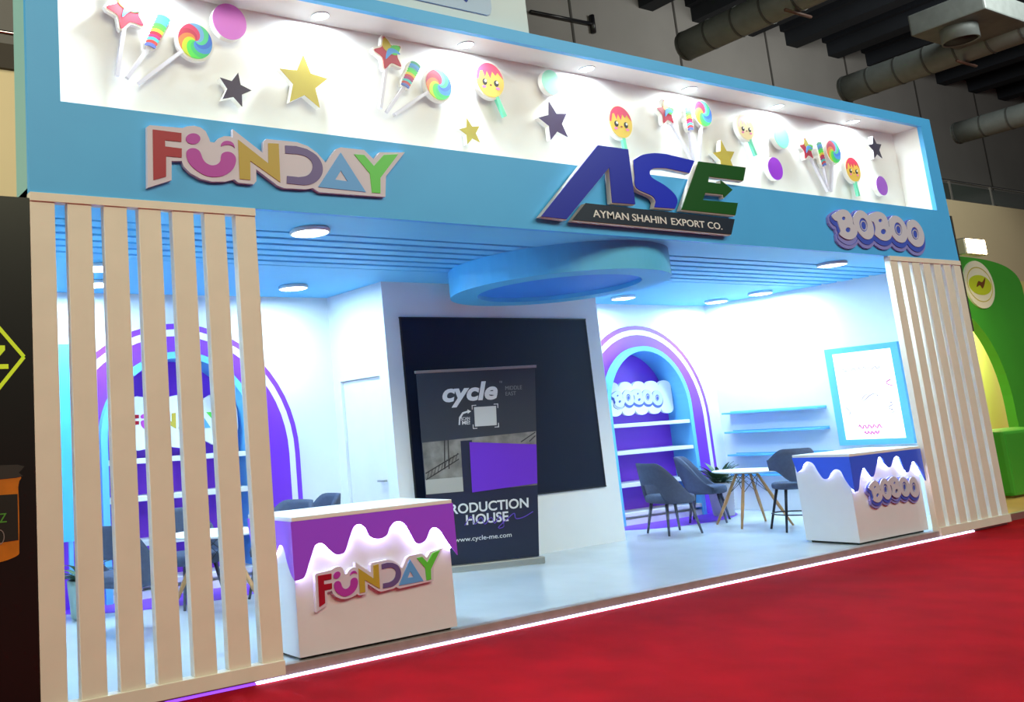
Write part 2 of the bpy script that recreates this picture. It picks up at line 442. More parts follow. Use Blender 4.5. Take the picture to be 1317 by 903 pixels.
# ------------------------------------------------------------------ lettering shapes (traced as outlines on the header plane)
YS = -.05
c4 = lambda p: crop(p, 170, 140, 6.944, YS)
c5 = lambda p: crop(p, 330, 160, 6.585, YS)
FUN = {}
FUN['letter_f'] = ([c4([(190,180),(445,212),(445,290),(298,275),(300,332),(448,350),(448,430),(308,418),(308,602),(197,632)])], (165, 14, 44))
dot = c4([(550+64*math.cos(a), 263+49*math.sin(a)) for a in [k*math.pi/12 for k in range(24)]])
smile = c4(smooth([(490,395),(500,365),(530,348),(570,350),(605,372),(622,405),(635,440),(660,475),(700,497),(735,500),(770,488),(795,460),(800,425),(810,395),(840,380),(880,382),(915,405),(932,440),(930,480),(912,525),(880,560),(830,590),(770,603),(700,602),(640,582),(580,545),(530,500),(500,450)], 3))
brow = c4(smooth([(800,330),(803,308),(820,290),(850,282),(885,288),(910,308),(922,345),(908,330),(880,318),(840,318),(815,325)], 3))
FUN['letter_u'] = ([smile, dot, brow], (182, 60, 178))
FUN['letter_n'] = ([c4([(953,272)])+c5([(108,330),(105,155),(193,160),(207,487)])+c4([(1060,460),(1062,632),(968,622)])], (190, 165, 60))
FUN['letter_d'] = ([c5([(248,175),(340,180)])+c5(smooth([(430,205),(510,255),(555,320),(567,380),(555,430),(520,475),(470,502),(410,512)], 3, False))+c5([(262,497),(265,433)])+c5(smooth([(360,443),(420,435),(460,410),(480,370),(480,330),(455,290),(410,262),(350,248)], 3, False))+c5([(250,242)])], (105, 88, 150))
FUN['letter_a'] = ([c5([(718,235),(932,570),(530,527)]), c5([(720,388),(778,480),(672,465)])], (98, 168, 240))
FUN['letter_y'] = ([c5([(833,250),(918,256),(1000,350),(1085,256),(1205,250),(1055,450),(1055,580),(985,575),(968,415)])], (96, 212, 72))
FUNB = c4([(140,155),(165,140),(455,165),(500,150),(560,145),(620,160),(665,195),(695,260),(705,290),(745,295),(780,258),(830,238),(880,240),(905,250),(905,175)])+c5([(60,235),(68,140),(90,118),(350,145),(440,178),(520,235),(595,320),(680,205),(720,190),(920,212),(1000,290),(1050,232),(1265,232),(1105,435),(1100,610),(950,600),(540,570),(485,535),(430,545),(240,535),(190,515),(5,375)])+c4([(1118,640),(1095,668),(960,655),(920,625),(840,645),(720,645),(620,620),(530,570),(470,510),(450,460),(360,460),(360,632),(145,700)])
def bbox(L): xs = [p[0] for p in L]; zs = [p[1] for p in L]; return min(xs), max(xs), min(zs), max(zs)
FB = bbox(FUNB)
def fun_sign(parent, x0, x1, z0, z1, y, d=.05, backing=True, skew=0.):
    sx = (x1-x0)/(FB[1]-FB[0]); sz = (z1-z0)/(FB[3]-FB[2])
    T = lambda L: [(x0+(p[0]-FB[0])*sx, z0+(p[1]-FB[2])*sz+skew*(p[0]-FB[0])*sx) for p in L]
    bk = parent
    if backing:
        bk = plate('sign_backing', [T(FUNB)], y, d, plat, parent)
    for n, (loops, c) in FUN.items():
        plate(n, [T(L) for L in loops], y-.006, .006, mat('sign_'+n, c, .4), bk)
    return bk
t = thing('brand_sign', 'multicoloured FUNDAY letters on a pale cut-out board on the header', 'sign', (FB[0]+1, 0, FB[2]))
fun_sign(t, FB[0], FB[1], FB[2], FB[3], YS+.015, .034)

# bubble letters
c6 = lambda p: crop(p, 1060, 255, 8.78, YS)
def e6(cx, cy, rx, ry, rot=-.22): return [(cx+rx*math.cos(a)*math.cos(rot)-ry*math.sin(a)*math.sin(rot), cy+rx*math.cos(a)*math.sin(rot)+ry*math.sin(a)*math.cos(rot)) for a in [k*math.pi/14 for k in range(28)]]
BO = [('letter_b', [(95,195),(150,150),(210,125),(270,140),(310,190),(330,245),(333,285),(365,320),(382,365),(378,405),(350,445),(300,465),(240,450),(185,405),(195,370),(178,320),(158,260),(128,245)], [(228,225,20,20),(278,355,28,28)]),
      ('letter_o', [(335,220),(360,165),(400,135),(450,145),(500,190),(540,250),(565,320),(570,390),(550,440),(510,463),(460,450),(410,400),(370,340),(340,280)], [(452,298,45,78)]),
      ('letter_b', [(505,200),(560,160),(620,150),(680,175),(720,230),(735,290),(740,315),(770,360),(775,410),(755,455),(710,478),(650,465),(590,420),(580,400),(590,340),(572,275),(545,255)], [(642,250,20,20),(678,375,30,30)]),
      ('letter_o', [(740,255),(765,210),(810,195),(860,215),(910,270),(940,340),(950,400),(945,450),(920,490),(880,500),(830,480),(785,430),(755,360)], [(845,345,42,75)]),
      ('letter_o', [(945,300),(965,255),(1010,240),(1060,265),(1105,325),(1135,400),(1140,470),(1120,525),(1080,548),(1030,535),(980,490),(950,430)], [(1035,395,40,72)])]
BOL = [(n, c6(smooth(o, 4)), [c6(e6(*h)) for h in hs], hs) for n, o, hs in BO]
BOI = [[c6(e6(h[0]+6, h[1]+8, h[2]*s, h[3]*s)) for s in (.74, .60)] if h[2] > 35 else None for _, _, _, hs in BOL for h in hs[:1]]
BB = bbox([p for _, L, _, _ in BOL for p in L])
bubw = mat('bubble_face', (208, 206, 222), .45); bubb = mat('bubble_blue', (66, 92, 205), .4); bubl = mat('bubble_lilac', (140, 140, 215), .45)
def bub_sign(parent, x0, x1, z0, z1, y, d=.05, faint=False):
    sx = (x1-x0)/(BB[1]-BB[0]); sz = (z1-z0)/(BB[3]-BB[2]); k = (sx+sz)/2
    T = lambda L: [(x0+(p[0]-BB[0])*sx, z0+(p[1]-BB[2])*sz) for p in L]
    u = (BB[1]-BB[0])/1045
    for i, (n, L, hs, _) in enumerate(BOL):
        L = T(L); e = i*.0012
        if not faint:
            plate('shadow_board', [offset(L, 30*u*k, -6*u*k, -26*u*k)], y+.012+e, d-.012-e, bubl, parent)
        b = plate('outline_board', [offset(L, 17*u*k, -3*u*k, -16*u*k)], y+.004+e*.5, d-.006-e, bubb if not faint else mat('cloud_letter_line', (84, 96, 176), .5), parent)
        f = plate(n, [L]+[T(h) for h in hs], y-.005+e*.3, .010, bubw if not faint else mat('cloud_letter_face', (215, 225, 245), .5), b)
        if BOI[i] is not None:
            plate('letter_eye', [T(BOI[i][0]), T(BOI[i][1])], y+.0-.001, .006, bubw, b)
t = thing('brand_sign', 'blue and white BOBOO bubble letter sign on the header', 'sign', ((BB[0]+BB[1])/2, 0, BB[2]))
bub_sign(t, BB[0], BB[1], BB[2], BB[3], YS+.012, .037)

# ASE sign
YA = -.07
c3 = lambda p: crop(p, 680, 80, 3.225, YA)
t = thing('brand_sign', 'large blue and green ASE letter sign over a dark name plate', 'sign', (8.3, 0, 3.55))
asA = c3([(50,640),(285,345),(410,362),(440,590),(345,583),(332,437),(155,652)])
asS = c3(smooth([(435,405),(470,385),(520,378),(570,382)], 4, False)+[(685,410),(665,460)]+smooth([(570,440),(520,440),(500,455),(510,480),(560,510),(600,545),(615,575),(605,608)], 4, False)+[(520,602)]+smooth([(526,578),(510,555),(445,522),(438,470),(434,425)], 4, False))
asE = c3([(703,412),(898,438),(888,492),(745,475),(742,498),(795,505),(795,490),(843,530),(808,563),(805,550),(730,542),(720,572),(865,585),(855,635),(632,612)])
asP = c3([(235,585),(852,652),(838,715),(180,655)])
side = mat('sign_edge_beige', (205, 200, 195), .5)
for nm, L, mm in (('letter_a', asA, gradmat('ase_blue', (14, 16, 140), (26, 44, 200), 2)), ('letter_s', asS, gradmat('ase_blue2', (20, 44, 215), (22, 30, 180), 0)), ('letter_e', asE, gradmat('ase_green', (10, 84, 14), (6, 16, 40), 0)), ('name_plate', asP, mat('ase_plate', (22, 36, 56), .4))):
    b = plate('sign_body', [offset(L, .004, -.006, -.006)], YA, .05, side, t)
    f = plate(nm, [L], YA-.008, .008, mm, b)
p0, p1 = c3([(265,640)])[0], c3([(800,692)])[0]
a0, a1 = c3([(265,643)])[0], c3([(265,613)])[0]
sk = (c3([(800,696)])[0][1]-a0[1])/(p1[0]-p0[0])
for wd_, wa, wb in (('AYMAN', 265, 413), ('SHAHIN', 428, 569), ('EXPORT', 590, 728), ('CO.', 741, 800)):
    xa, xb = c3([(wa, 643+(wa-265)*.1)])[0][0], c3([(wb, 643+(wb-265)*.1)])[0][0]; dz = sk*(xa-p0[0])
    text_plate('name_lettering', wd_, xa, xb, a0[1]+dz, a1[1]+dz, YA-.012, .004, mat('plate_letter_white', (235, 238, 240), .5), t, bold=.004, skew=sk)

# ------------------------------------------------------------------ candy boards in the recess
YP = .36; YD = YP-.085          # front of the boards
CG = {}
def cmat(rgb): return mat('candy_%d_%d_%d' % rgb, rgb, .4)
def xz(px, py): p = onY(px, py, YD); return (p.x, p.z)
def spacer(c, par): box('spacer', c[0]-.03, c[0]+.03, YD+.05, YP, c[1]-.03, c[1]+.03, foam, par)
def star_loop(cx, cz, r, inner=.45, rot=0., n=5):
    out = []
    for k in range(2*n):
        a = math.pi/2+rot+k*math.pi/n; q = r if k % 2 == 0 else r*inner
        out.append((cx+q*math.cos(a), cz+q*math.sin(a)))
    return out
def multi(name, polys, y, depth, parent):
    """one printed face made of several coloured areas"""
    bmz = None; ml = []; me_all = []
    bm = bmesh.new(); mats_ = []
    for loops, rgb in polys:
        me = flat(loops, depth)
        me.transform(Matrix.Translation((0, y+depth/2, 0)) @ UPR)
        mm = cmat(rgb)
        if mm not in mats_: mats_.append(mm)
        n0 = len(bm.faces); bm.from_mesh(me); bm.faces.ensure_lookup_table()
        for f in bm.faces[n0:]: f.material_index = mats_.index(mm)
        bpy.data.meshes.remove(me)
    me = bpy.data.meshes.new('m'); bm.to_mesh(me); bm.free()
    return link(name, me, mats_, parent)
def star_deco(px, py, r, rgb, rot, label):
    c = xz(px, py); t = thing('star_board', label, 'star', (c[0], YP, c[1]), 'stars in the header recess')
    L = star_loop(c[0], c[1], r, .46, rot)
    plate('backing', [L], YD, .055, foam, t); spacer(c, t)
    plate('star_face', [L], YD-.006, .006, cmat(rgb), t)
star_deco(302, 115, .152, (62, 46, 72), -.25, 'small dark plum star left of the big gold star')
star_deco(391, 106, .25, (190, 172, 72), -.05, 'large gold star in the header recess left of the lollipops')
star_deco(605, 170, .135, (184, 168, 60), .22, 'small gold star below the smiling lollipop with pink icing')
star_deco(713, 157, .215, (70, 48, 100), .22, 'large dark violet star left of the blue letter A')
star_deco(932, 203, .21, (186, 166, 62), .12, 'gold star peeking over the green letter E')
star_deco(1126, 191, .17, (56, 48, 66), .12, 'dark plum star at the far end beside the header frame')
def disc_deco(px, py, r, rgb, label):
    c = xz(px, py); t = thing('disc_board', label, 'disc', (c[0], YP, c[1]), 'discs in the header recess')
    L = ell(c[0], c[1], r, r, 36)
    plate('backing', [L], YD, .055, foam, t); spacer(c, t)
    plate('disc_face', [L], YD-.006, .006, cmat(rgb), t)
disc_deco(295, 28, .155, (228, 130, 236), 'round pink disc above the dark plum star')
disc_deco(709, 106, .13, (160, 240, 215), 'washed out mint disc above the violet star')
disc_deco(1005, 176, .145, (120, 226, 178), 'mint green disc above a purple disc')
disc_deco(997, 217, .14, (150, 50, 205), 'vivid purple disc below the mint disc')
disc_deco(1134, 239, .13, (158, 84, 200), 'purple disc below the dark star at the header end')
RB = [(190, 30, 70), (225, 90, 60), (235, 215, 70), (90, 215, 75), (70, 190, 210), (75, 130, 225)]
stickm = mat('stick_white', (216, 214, 228), .4); mintm = mat('stick_mint', (120, 225, 190), .4)
def stick(h, e, w, mm, par, back=True):
    d = Vector((e[0]-h[0], e[1]-h[1])).normalized(); n = Vector((-d.y, d.x))*w/2
    L = [(h[0]+n.x, h[1]+n.y), (h[0]-n.x, h[1]-n.y), (e[0]-n.x, e[1]-n.y), (e[0]+n.x, e[1]+n.y)]
    plate('stick', [L], YD-.002, .03, mm, par)
def lolly_star(hp, ep, r, rot, label):
    c, e = xz(*hp), xz(*ep); t = thing('star_lollipop', label, 'lollipop', (c[0], YP, c[1]), 'star lollipops in the header recess')
    base = star_loop(c[0], c[1], r, .55, rot); L = smooth(base, 4)
    plate('backing', [offset(L, .018)], YD, .045, foam, t); spacer(c, t)
    pol = [([L], (176, 30, 62))]
    multi('star_face', pol, YD-.004, .004, t)
    arms = []
    for k, rgb in ((0, (190, 175, 60)), (4, (90, 200, 90)),):
        a = math.pi/2+rot+k*2*math.pi/5
        arms.append(([smooth([(c[0]+r*.93*math.cos(a), c[1]+r*.93*math.sin(a)), (c[0]+.52*r*math.cos(a+.6), c[1]+.52*r*math.sin(a+.6)), (c[0]+.1*r*math.cos(a), c[1]+.1*r*math.sin(a)), (c[0]+.52*r*math.cos(a-.6), c[1]+.52*r*math.sin(a-.6))], 4)], rgb))
    sw = smooth([(c[0]-.25*r, c[1]-.35*r), (c[0]-.05*r, c[1]+.25*r), (c[0]+.45*r, c[1]+.3*r), (c[0]+.75*r, c[1]+.05*r), (c[0]+.35*r, c[1]+.08*r), (c[0]+.05*r, c[1]-.1*r)], 4)
    arms.append(([sw], (75, 150, 220)))
    for i, a in enumerate(arms): multi('star_swirl', [a], YD-.006-.001*i, .004, t)
    stick((c[0]+(e[0]-c[0])*.12, c[1]+(e[1]-c[1])*.12), e, .032, stickm, t)
def lolly_twist(hp, bp_, ep, label, w=.052):
    a, b, e = xz(*hp), xz(*bp_), xz(*ep); t = thing('twist_lollipop', label, 'lollipop', ((a[0]+b[0])/2, YP, (a[1]+b[1])/2), 'twist lollipops in the header recess')
    d = Vector((b[0]-a[0], b[1]-a[1])); ln = d.length; d.normalize(); n = Vector((-d.y, d.x))
    P = lambda s, q: (a[0]+d.x*s*ln+n.x*q, a[1]+d.y*s*ln+n.y*q)
    out = [P(-.03, -.3*w), P(.03, -.8*w)]+[P(.1+.8*i/8, -w*(1-.25*i/8)-.006*(i % 2)) for i in range(9)]+[P(1.0, -.45*w), P(1.02, .3*w)]+[P(.9-.8*i/8, w*(.78+.22*i/8)+.006*(i % 2)) for i in range(9)]+[P(.03, .75*w)]
    plate('backing', [offset(out, .014)], YD, .045, foam, t); spacer(P(.5, 0), t)
    cols = [(70, 160, 130), (70, 150, 215), (75, 140, 190), (70, 205, 80), (90, 215, 60), (225, 195, 60), (190, 40, 60), (160, 40, 110), (70, 190, 190), (190, 60, 60), (90, 110, 190)]
    m_ = len(cols); pol = []
    for i, cc in enumerate(cols):
        s0, s1 = i/m_, (i+1)/m_; ww = w*(1-.22*s0)
        pol.append(([smooth([P(s0+.03, -ww*.95), P(s0-.045, 0), P(s0-.035, ww*.95), P(s1-.045, ww*.98), P(s1-.035, 0), P(s1+.02, -ww*.98)], 3)], cc))
    for i, q in enumerate(pol): multi('twist_stripe', [q], YD-.004-.0004*i, .005, t)
    stick((a[0]+d.x*ln*.98, a[1]+d.y*ln*.98), e, .03, stickm, t)
def lolly_swirl(hp, ep, r, label):
    c, e = xz(*hp), xz(*ep); t = thing('swirl_lollipop', label, 'lollipop', (c[0], YP, c[1]), 'swirl lollipops in the header recess')
    plate('backing', [ell(c[0], c[1], r+.018, r+.018, 40)], YD, .045, foam, t); spacer(c, t)
    cols = [(210, 70, 110), (190, 60, 90), (225, 130, 80), (200, 215, 60), (90, 220, 90), (70, 200, 120), (80, 150, 225), (70, 120, 220), (90, 210, 150), (120, 180, 230)]
    n = len(cols)
    for i, cc in enumerate(cols):
        def arm(ph): return [(c[0]+q*r*math.cos(ph+1.9*q), c[1]+q*r*math.sin(ph+1.9*q)) for q in [k/10 for k in range(11)]]
        p0, p1 = i*2*math.pi/n, (i+1)*2*math.pi/n
        A, B = arm(p0), arm(p1)
        rim = [(c[0]+r*math.cos(1.9+p0+(p1-p0)*k/5), c[1]+r*math.sin(1.9+p0+(p1-p0)*k/5)) for k in range(1, 5)]
        multi('swirl_band', [([A+rim+B[::-1][:-1]], cc)], YD-.005, .005, t)
    stick((c[0]+(e[0]-c[0])*.2, c[1]+(e[1]-c[1])*.2), e, .03, stickm, t)
def lolly_face(hp, ep, r, label, tint=(238, 205, 90), ice=(222, 70, 110)):
    c, e = xz(*hp), xz(*ep); t = thing('smiling_lollipop', label, 'lollipop', (c[0], YP, c[1]), 'smiling lollipops in the header recess')
    plate('backing', [ell(c[0], c[1], r+.02, r+.02, 40)], YD, .045, foam, t); spacer(c, t)
    plate('candy_face', [ell(c[0], c[1], r, r, 40)], YD-.004, .004, cmat(tint), t)
    ic = [(c[0]+r*.98*math.cos(a), c[1]+r*.98*math.sin(a)) for a in [.15+k*(math.pi-.1)/20 for k in range(21)]]
    ic += [(c[0]-.85*r, c[1]-.05*r), (c[0]-.68*r, c[1]+.45*r), (c[0]-.5*r, c[1]+.5*r), (c[0]-.36*r, c[1]+.12*r), (c[0]-.18*r, c[1]+.5*r), (c[0]+.02*r, c[1]+.1*r), (c[0]+.2*r, c[1]+.52*r), (c[0]+.42*r, c[1]+.3*r), (c[0]+.6*r, c[1]+.5*r), (c[0]+.8*r, c[1]+.3*r)]
    plate('icing', [ic], YD-.006, .004, cmat(ice), t)
    for s in (-1, 1):
        ey = plate('eye', [ell(c[0]+s*.42*r, c[1]-.16*r, .17*r, .19*r, 16)], YD-.007, .004, cmat((40, 36, 44)), t)
        plate('glint', [ell(c[0]+s*.42*r+.05*r, c[1]-.10*r, .08*r, .08*r, 10)], YD-.009, .003, foam, ey)
        plate('cheek', [ell(c[0]+s*.5*r, c[1]-.45*r, .15*r, .08*r, 12)], YD-.007, .004, cmat((240, 130, 190)), t)
    plate('mouth', [ell(c[0], c[1]-.3*r, .09*r, .05*r, 10)], YD-.007, .004, cmat((150, 60, 60)), t)
    stick((c[0]+(e[0]-c[0])*.35, c[1]+(e[1]-c[1])*.35), e, .045, mintm, t)
sets = [('beside the pink disc', (163, 14), (151, 97), .165, .30, (211, 22), (192, 61), (164, 100), (251, 53), (179, 107), .148),
        ('right of the big gold star', (500, 69), (490, 139), .165, .25, (535, 82), (520, 112), (498, 144), (564, 109), (508, 147), .148),
        ('above the gap between the letters S and E', (857, 145), (891, 205), .15, .1, (884, 136), (888, 168), (893, 207), (904, 146), (900, 207), .15),
        ('at the far end beside a smiling lollipop', (1038, 192), (1066, 246), .145, .1, (1053, 184), (1060, 214), (1067, 246), (1072, 195), (1070, 246), .148)]
for w_, sh, se, sr, srot, th, tb, te, wh_, we, wr in sets:
    lolly_star(sh, se, sr, srot, 'red and rainbow star lollipop '+w_)
    lolly_twist(th, tb, te, 'rainbow twist lollipop '+w_)
    lolly_swirl(wh_, we, wr, 'round rainbow swirl lollipop '+w_)
lolly_face((630, 103), (650, 150), .175, 'smiling round lollipop with pink icing above the small gold star')
lolly_face((798, 157), (806, 196), .175, 'smiling orange lollipop right above the blue letter A')
lolly_face((959, 164), (973, 200), .15, 'pale smiling lollipop above the gold star and letter E', (248, 232, 180), (250, 200, 205))
lolly_face((1097, 218), (1105, 252), .16, 'smiling yellow lollipop left of the last purple disc', (228, 190, 80), (214, 60, 90))

# ------------------------------------------------------------------ counters
def wave_world(pts, ox, oy, sc, Y): return smooth(crop(pts, ox, oy, sc, Y), 4, False)
warmw = mat('counter_white', (230, 232, 240), .35, noise=.01)
ledw = mat('drip_led', (255, 255, 255), .5, emit=30, ecol=(245, 250, 255))
def counter(x0, x1, y0, y1, ztop, wave, side, colm, label, yproud=.05):
    """wave: (X,Z) points along the lower drip edge on the front, left to right; side: (Y,Z) points front to back"""
    t = thing('reception_counter', label, 'counter', ((x0+x1)/2, (y0+y1)/2, ZF))
    boxes('kickboard', [(x0+.04, x1-.04, y0+.04, y1-.04, ZF+.002, ZF+.03)], black, t)
    box('body', x0, x1, y0, y1, ZF+.025, ztop-.03, warmw, t, .004)
    box('top', x0-.02, x1+.02, y0-yproud, y1, ztop-.03, ztop, white, t, .004)
    L = [(x0-.0178, ztop-.03)]+[(max(p[0], x0-.0178), p[1]) for p in wave if p[0] > x0-.025]+[(x1+.03, ztop-.03)]
    d1 = plate('drip_front', [L], y0-yproud, .012, colm, t)
    M = Matrix(((0, -1, 0, 0), (1, 0, 0, 0), (0, 0, 1, 0), (0, 0, 0, 1)))
    Ls = [(y0-yproud, ztop-.03), (y0-yproud, side[0][1]-.002)]+[p for p in side if p[0] > y0-yproud+.01]+[(y1, ztop-.03)]
    me = flat([Ls], .012)
    # (u,v,w) -> (x0-.03 + w, u, v)
    me.transform(Matrix(((0, 0, 1, x0-.024), (1, 0, 0, 0), (0, 1, 0, 0), (0, 0, 0, 1))))
    d2 = link('drip_side', me, colm, t)
    wv = [p for p in wave if x0+.01 < p[0] < x1-.005]
    tube('front_light', [(p[0], y0-.014, p[1]+.010) for p in wv], .008, ledw, d1, 6)
    sd = [p for p in side if p[0] > y0+.03 and p[0] < y1-.02]
    tube('side_light', [(x0-.009, p[0], p[1]+.018) for p in sd], .006, mat('drip_led_soft', (255, 255, 255), .5, emit=8), d2, 6)
    return t
CT = 1.087
wl = [(120,474),(140,472),(165,455),(190,380),(210,328),(240,320),(270,345),(300,365),(335,355),(355,300),(375,250),(400,240),(425,255),(445,290),(480,300),(515,285),(530,250),(555,228),(590,235),(620,280),(645,318),(680,305),(700,262),(720,252),(745,265),(775,310),(818,365)]
wave_l = wave_world(wl, 340, 600, 3.225, -.02)
wr_ = [(505,462),(530,450),(540,370),(560,312),(580,322),(610,365),(630,355),(645,290),(660,242),(680,248),(710,295),(735,302),(755,250),(775,235),(795,250),(825,320),(850,335),(870,280),(890,272),(920,310),(962,390)]
wave_r = wave_world(wr_, 1000, 540, 5.018, .05)
def xcrop(pts, ox, oy, sc, X):
    out = []
    for x, y in pts:
        p = onX(ox+x/sc, oy+y/sc, X); out.append((p.y, p.z))
    return out
ws = [(500,460),(470,440),(430,385),(400,330),(365,322),(340,345),(320,378),(290,380),(255,335),(225,285),(190,270),(165,285),(150,320),(122,340)]
side_r = smooth(xcrop(ws, 1000, 540, 5.018, 10.69), 4, False)
pur = mat('drip_purple', (164, 82, 255), .3, coat=.3); blu = mat('drip_blue', (62, 104, 255), .3, coat=.3)
x0, x1 = 3.49, 4.94
k0 = wave_l[0][0]; k1 = wave_l[-1][0]
wave_l = [(x0-.03+(p[0]-k0)/(k1-k0)*(x1-x0+.06), p[1]) for p in wave_l]
c1 = counter(x0, x1, .03, .66, CT, wave_l, [(p[0]-.05, p[1]+wave_l[0][1]-side_r[0][1]) for p in side_r], pur, 'white reception counter with purple dripping icing front')
a, b = onY(404, 745, -.01), onY(567, 745, -.01)
fun_sign(c1, 3.635, 4.845, .405, .70, -.004, .034, skew=.03)
x0, x1 = 10.735, 12.18
k0 = wave_r[0][0]; k1 = wave_r[-1][0]
wave_r = [(x0-.03+(p[0]-k0)/(k1-k0)*(x1-x0+.06), p[1]) for p in wave_r]
c2 = counter(x0, x1, .09, .70, CT-.01, wave_r, side_r, blu, 'white reception counter with blue dripping icing front')
bub_sign(c2, 11.01, 12.06, .50, .77, .055, .035)

# ------------------------------------------------------------------ cloud signs in the arches
def cloud(cx, zc, w, h, label, n=5, q=.55):
    t = thing('cloud_sign', label, 'sign', (cx, YB+.2, zc-h/2))
    r = w/(2*n); L = []
    for k in range(n): L += [(cx-w/2+r*(2*k+1)-r*math.cos(a), zc-h/2+r*q-r*q*math.sin(a)) for a in [math.pi*j/8 for j in range(9)]]
    for k in range(n): L += [(cx+w/2-r*(2*k+1)+r*math.cos(a), zc+h/2-r*q+r*q*math.sin(a)) for a in [math.pi*j/8 for j in range(9)]]
    bd = plate('cloud_board', [L], YB+.10, .04, white, t)
    box('spacer', cx-.2, cx+.2, YB+.14, YB+.27, zc-.1, zc+.1, white, t)
    return t, bd
t, bd = cloud(LC[0]+.06, 1.94, 1.50, .60, 'white cloud sign with colourful letters behind the slat screen', 3, .8)
fun_sign(bd, 3.70, 4.97, 1.78, 2.08, YB+.10, backing=False)
t, bd = cloud(RC[0]+.06, 1.93, 1.50, .52, 'white cloud sign with pale bubble letters in the blue niche')
bub_sign(bd, RC[0]-.60, RC[0]+.56, 1.80, 2.07, YB+.088, .016, faint=True)

# ------------------------------------------------------------------ roll-up banner
b0 = onZ(697, 724, ZF); b1 = Vector((6.62, 2.44, ZF))
b0.z = ZF
dv = (b0-b1); BW = math.hypot(dv.x, dv.y); ang = math.atan2(dv.y, dv.x)
rb = thing('rollup_banner', 'dark roll-up banner in front of the big screen', 'banner', b1, rz=ang)
navy = mat('banner_navy', (30, 40, 66), .45); slate = mat('banner_slate', (52, 60, 72), .45); pv = mat('banner_violet', (110, 48, 205), .45)
BH = 2.22
R_ = Matrix.LocRotScale(rb.location, rb.rotation_euler, None)
SH = .09
def lean(me_o):
    for v in me_o.data.vertices:
        q = v.co; k = max(0, (q.z-.09)/BH); q.x += SH*k*(q.x/BW)*2.2 + .03*k
    return me_o
def bn(o): return lean(o)
loc = dict(world=False)
box('base_cassette', -.02, BW+.02, -.05, .09, .0, .075, metal, rb, .012, world=False)
bn(boxes('banner_sheet', [(.015+BW*0, BW-.015, .018, .022, .075, BH)], navy, rb, world=False))
bn(box('top_bar', 0, BW, .008, .034, BH-.012, BH+.02, metal, rb, .004, world=False))
tube('support_pole', [(BW*.5, .06, .05), (BW*.5, .05, BH)], .012, metal, rb, 8, world=False)
def bplate(name, loops, mm, lay=0, parent=None):
    o = plate(name, loops, .016-.0015*lay, .002, mm, rb, world=False); return bn(o)
R4 = lambda a, b, c, d: [(a, c), (b, c), (b, d), (a, d)]
bplate('upper_field', [R4(.015, BW-.015, 1.43, BH-.012)], slate, 0)
photo = mat('photo_grey', (128, 126, 122), .5, noise=.5, nscale=5)
bplate('photo_print', [[(.02, .86), (BW-.02, .86), (BW-.02, 1.47), (.02, 1.43)]], photo, 1)
bplate('photo_floor', [R4(.02, .45, .86, 1.02)], mat('photo_pale', (176, 174, 168), .5), 2)
bplate('photo_dark', [R4(.45, .58, .86, 1.42)], navy, 3)
bplate('violet_field', [[(.55, .84), (BW-.02, .88), (BW-.02, 1.32), (.55, 1.40)]], pv, 4)
trm = mat('photo_truss', (52, 50, 52), .6)
for (ax, az, bx, bz) in [(.03, 1.02, .42, 1.22), (.03, 1.09, .42, 1.28), (.25, 1.12, .27, 1.44), (.30, 1.12, .31, 1.44), (1.15, 1.36, BW-.03, 1.46), (1.25, 1.36, BW-.03, 1.42)]:
    nx, nz = -(bz-az), (bx-ax); l = math.hypot(nx, nz); nx, nz = nx/l*.006, nz/l*.006
    bplate('truss_print', [[(ax+nx, az+nz), (ax-nx, az-nz), (bx-nx, bz-nz), (bx+nx, bz+nz)]], trm, 3)
for i in range(9):
    x = .04+.042*i; z = 1.025+(x-.03)*.2/.39
    bplate('truss_print', [[(x, z), (x+.006, z), (x+.035, z+.085), (x+.028, z+.085)]], trm, 3)
bw = mat('banner_white', (225, 228, 230), .5); bgy = mat('banner_grey_text', (130, 136, 142), .5)
def bt(name, s, x0, x1, z0, z1, mm, bold=0., shear=0.):
    o = text_plate(name, s, x0, x1, z0, z1, .012, .002, mm, rb, bold=bold, shear=shear, world=False); return bn(o)
bt('brand_lettering', 'cycle', .28, .90, 1.80, 2.08, bw, .035, .2)
bt('region_lettering', 'MIDDLE', .99, 1.18, 1.965, 2.01, bgy)
bt('region_lettering', 'EAST', .99, 1.11, 1.90, 1.945, bgy)
bt('trademark', '™', 0.92, 0.955, 2.05, 2.075, bgy)
bt('scan_lettering', 'SCAN', .47, .57, 1.65, 1.685, bw, .01)
bt('scan_lettering', 'ME!', .48, .57, 1.60, 1.645, bw, .02)
bplate('scan_arrow', [[(0.440, 1.60), (0.455, 1.60), (0.465, 1.67), (0.500, 1.72), (0.550, 1.735), (0.550, 1.72), (0.590, 1.745), (0.550, 1.77), (0.550, 1.755), (0.490, 1.74), (0.450, 1.685)]], bw, 2)
for sx, sz in ((0, 0), (1, 0), (0, 1), (1, 1)):
    X_, Z_ = (.60, .90)[sx], (1.545, 1.845-.03)[sz]; ux, uz = (1, -1)[sx], (1, -1)[sz]
    bplate('scan_corner', [[(X_, Z_), (X_+ux*.05, Z_), (X_+ux*.05, Z_+uz*.008), (X_+ux*.008, Z_+uz*.008), (X_+ux*.008, Z_+uz*.05), (X_, Z_+uz*.05)]], bw, 2)
bplate('scan_field', [R4(.625, .875, 1.57, 1.79)], mat('banner_pale_field', (206, 208, 206), .5), 2)
bt('slogan_lettering', 'PRODUCTION', .20, 1.22, .62, .73, bw, .02)
bt('slogan_lettering', 'HOUSE', .46, .97, .49, .60, bw, .02)
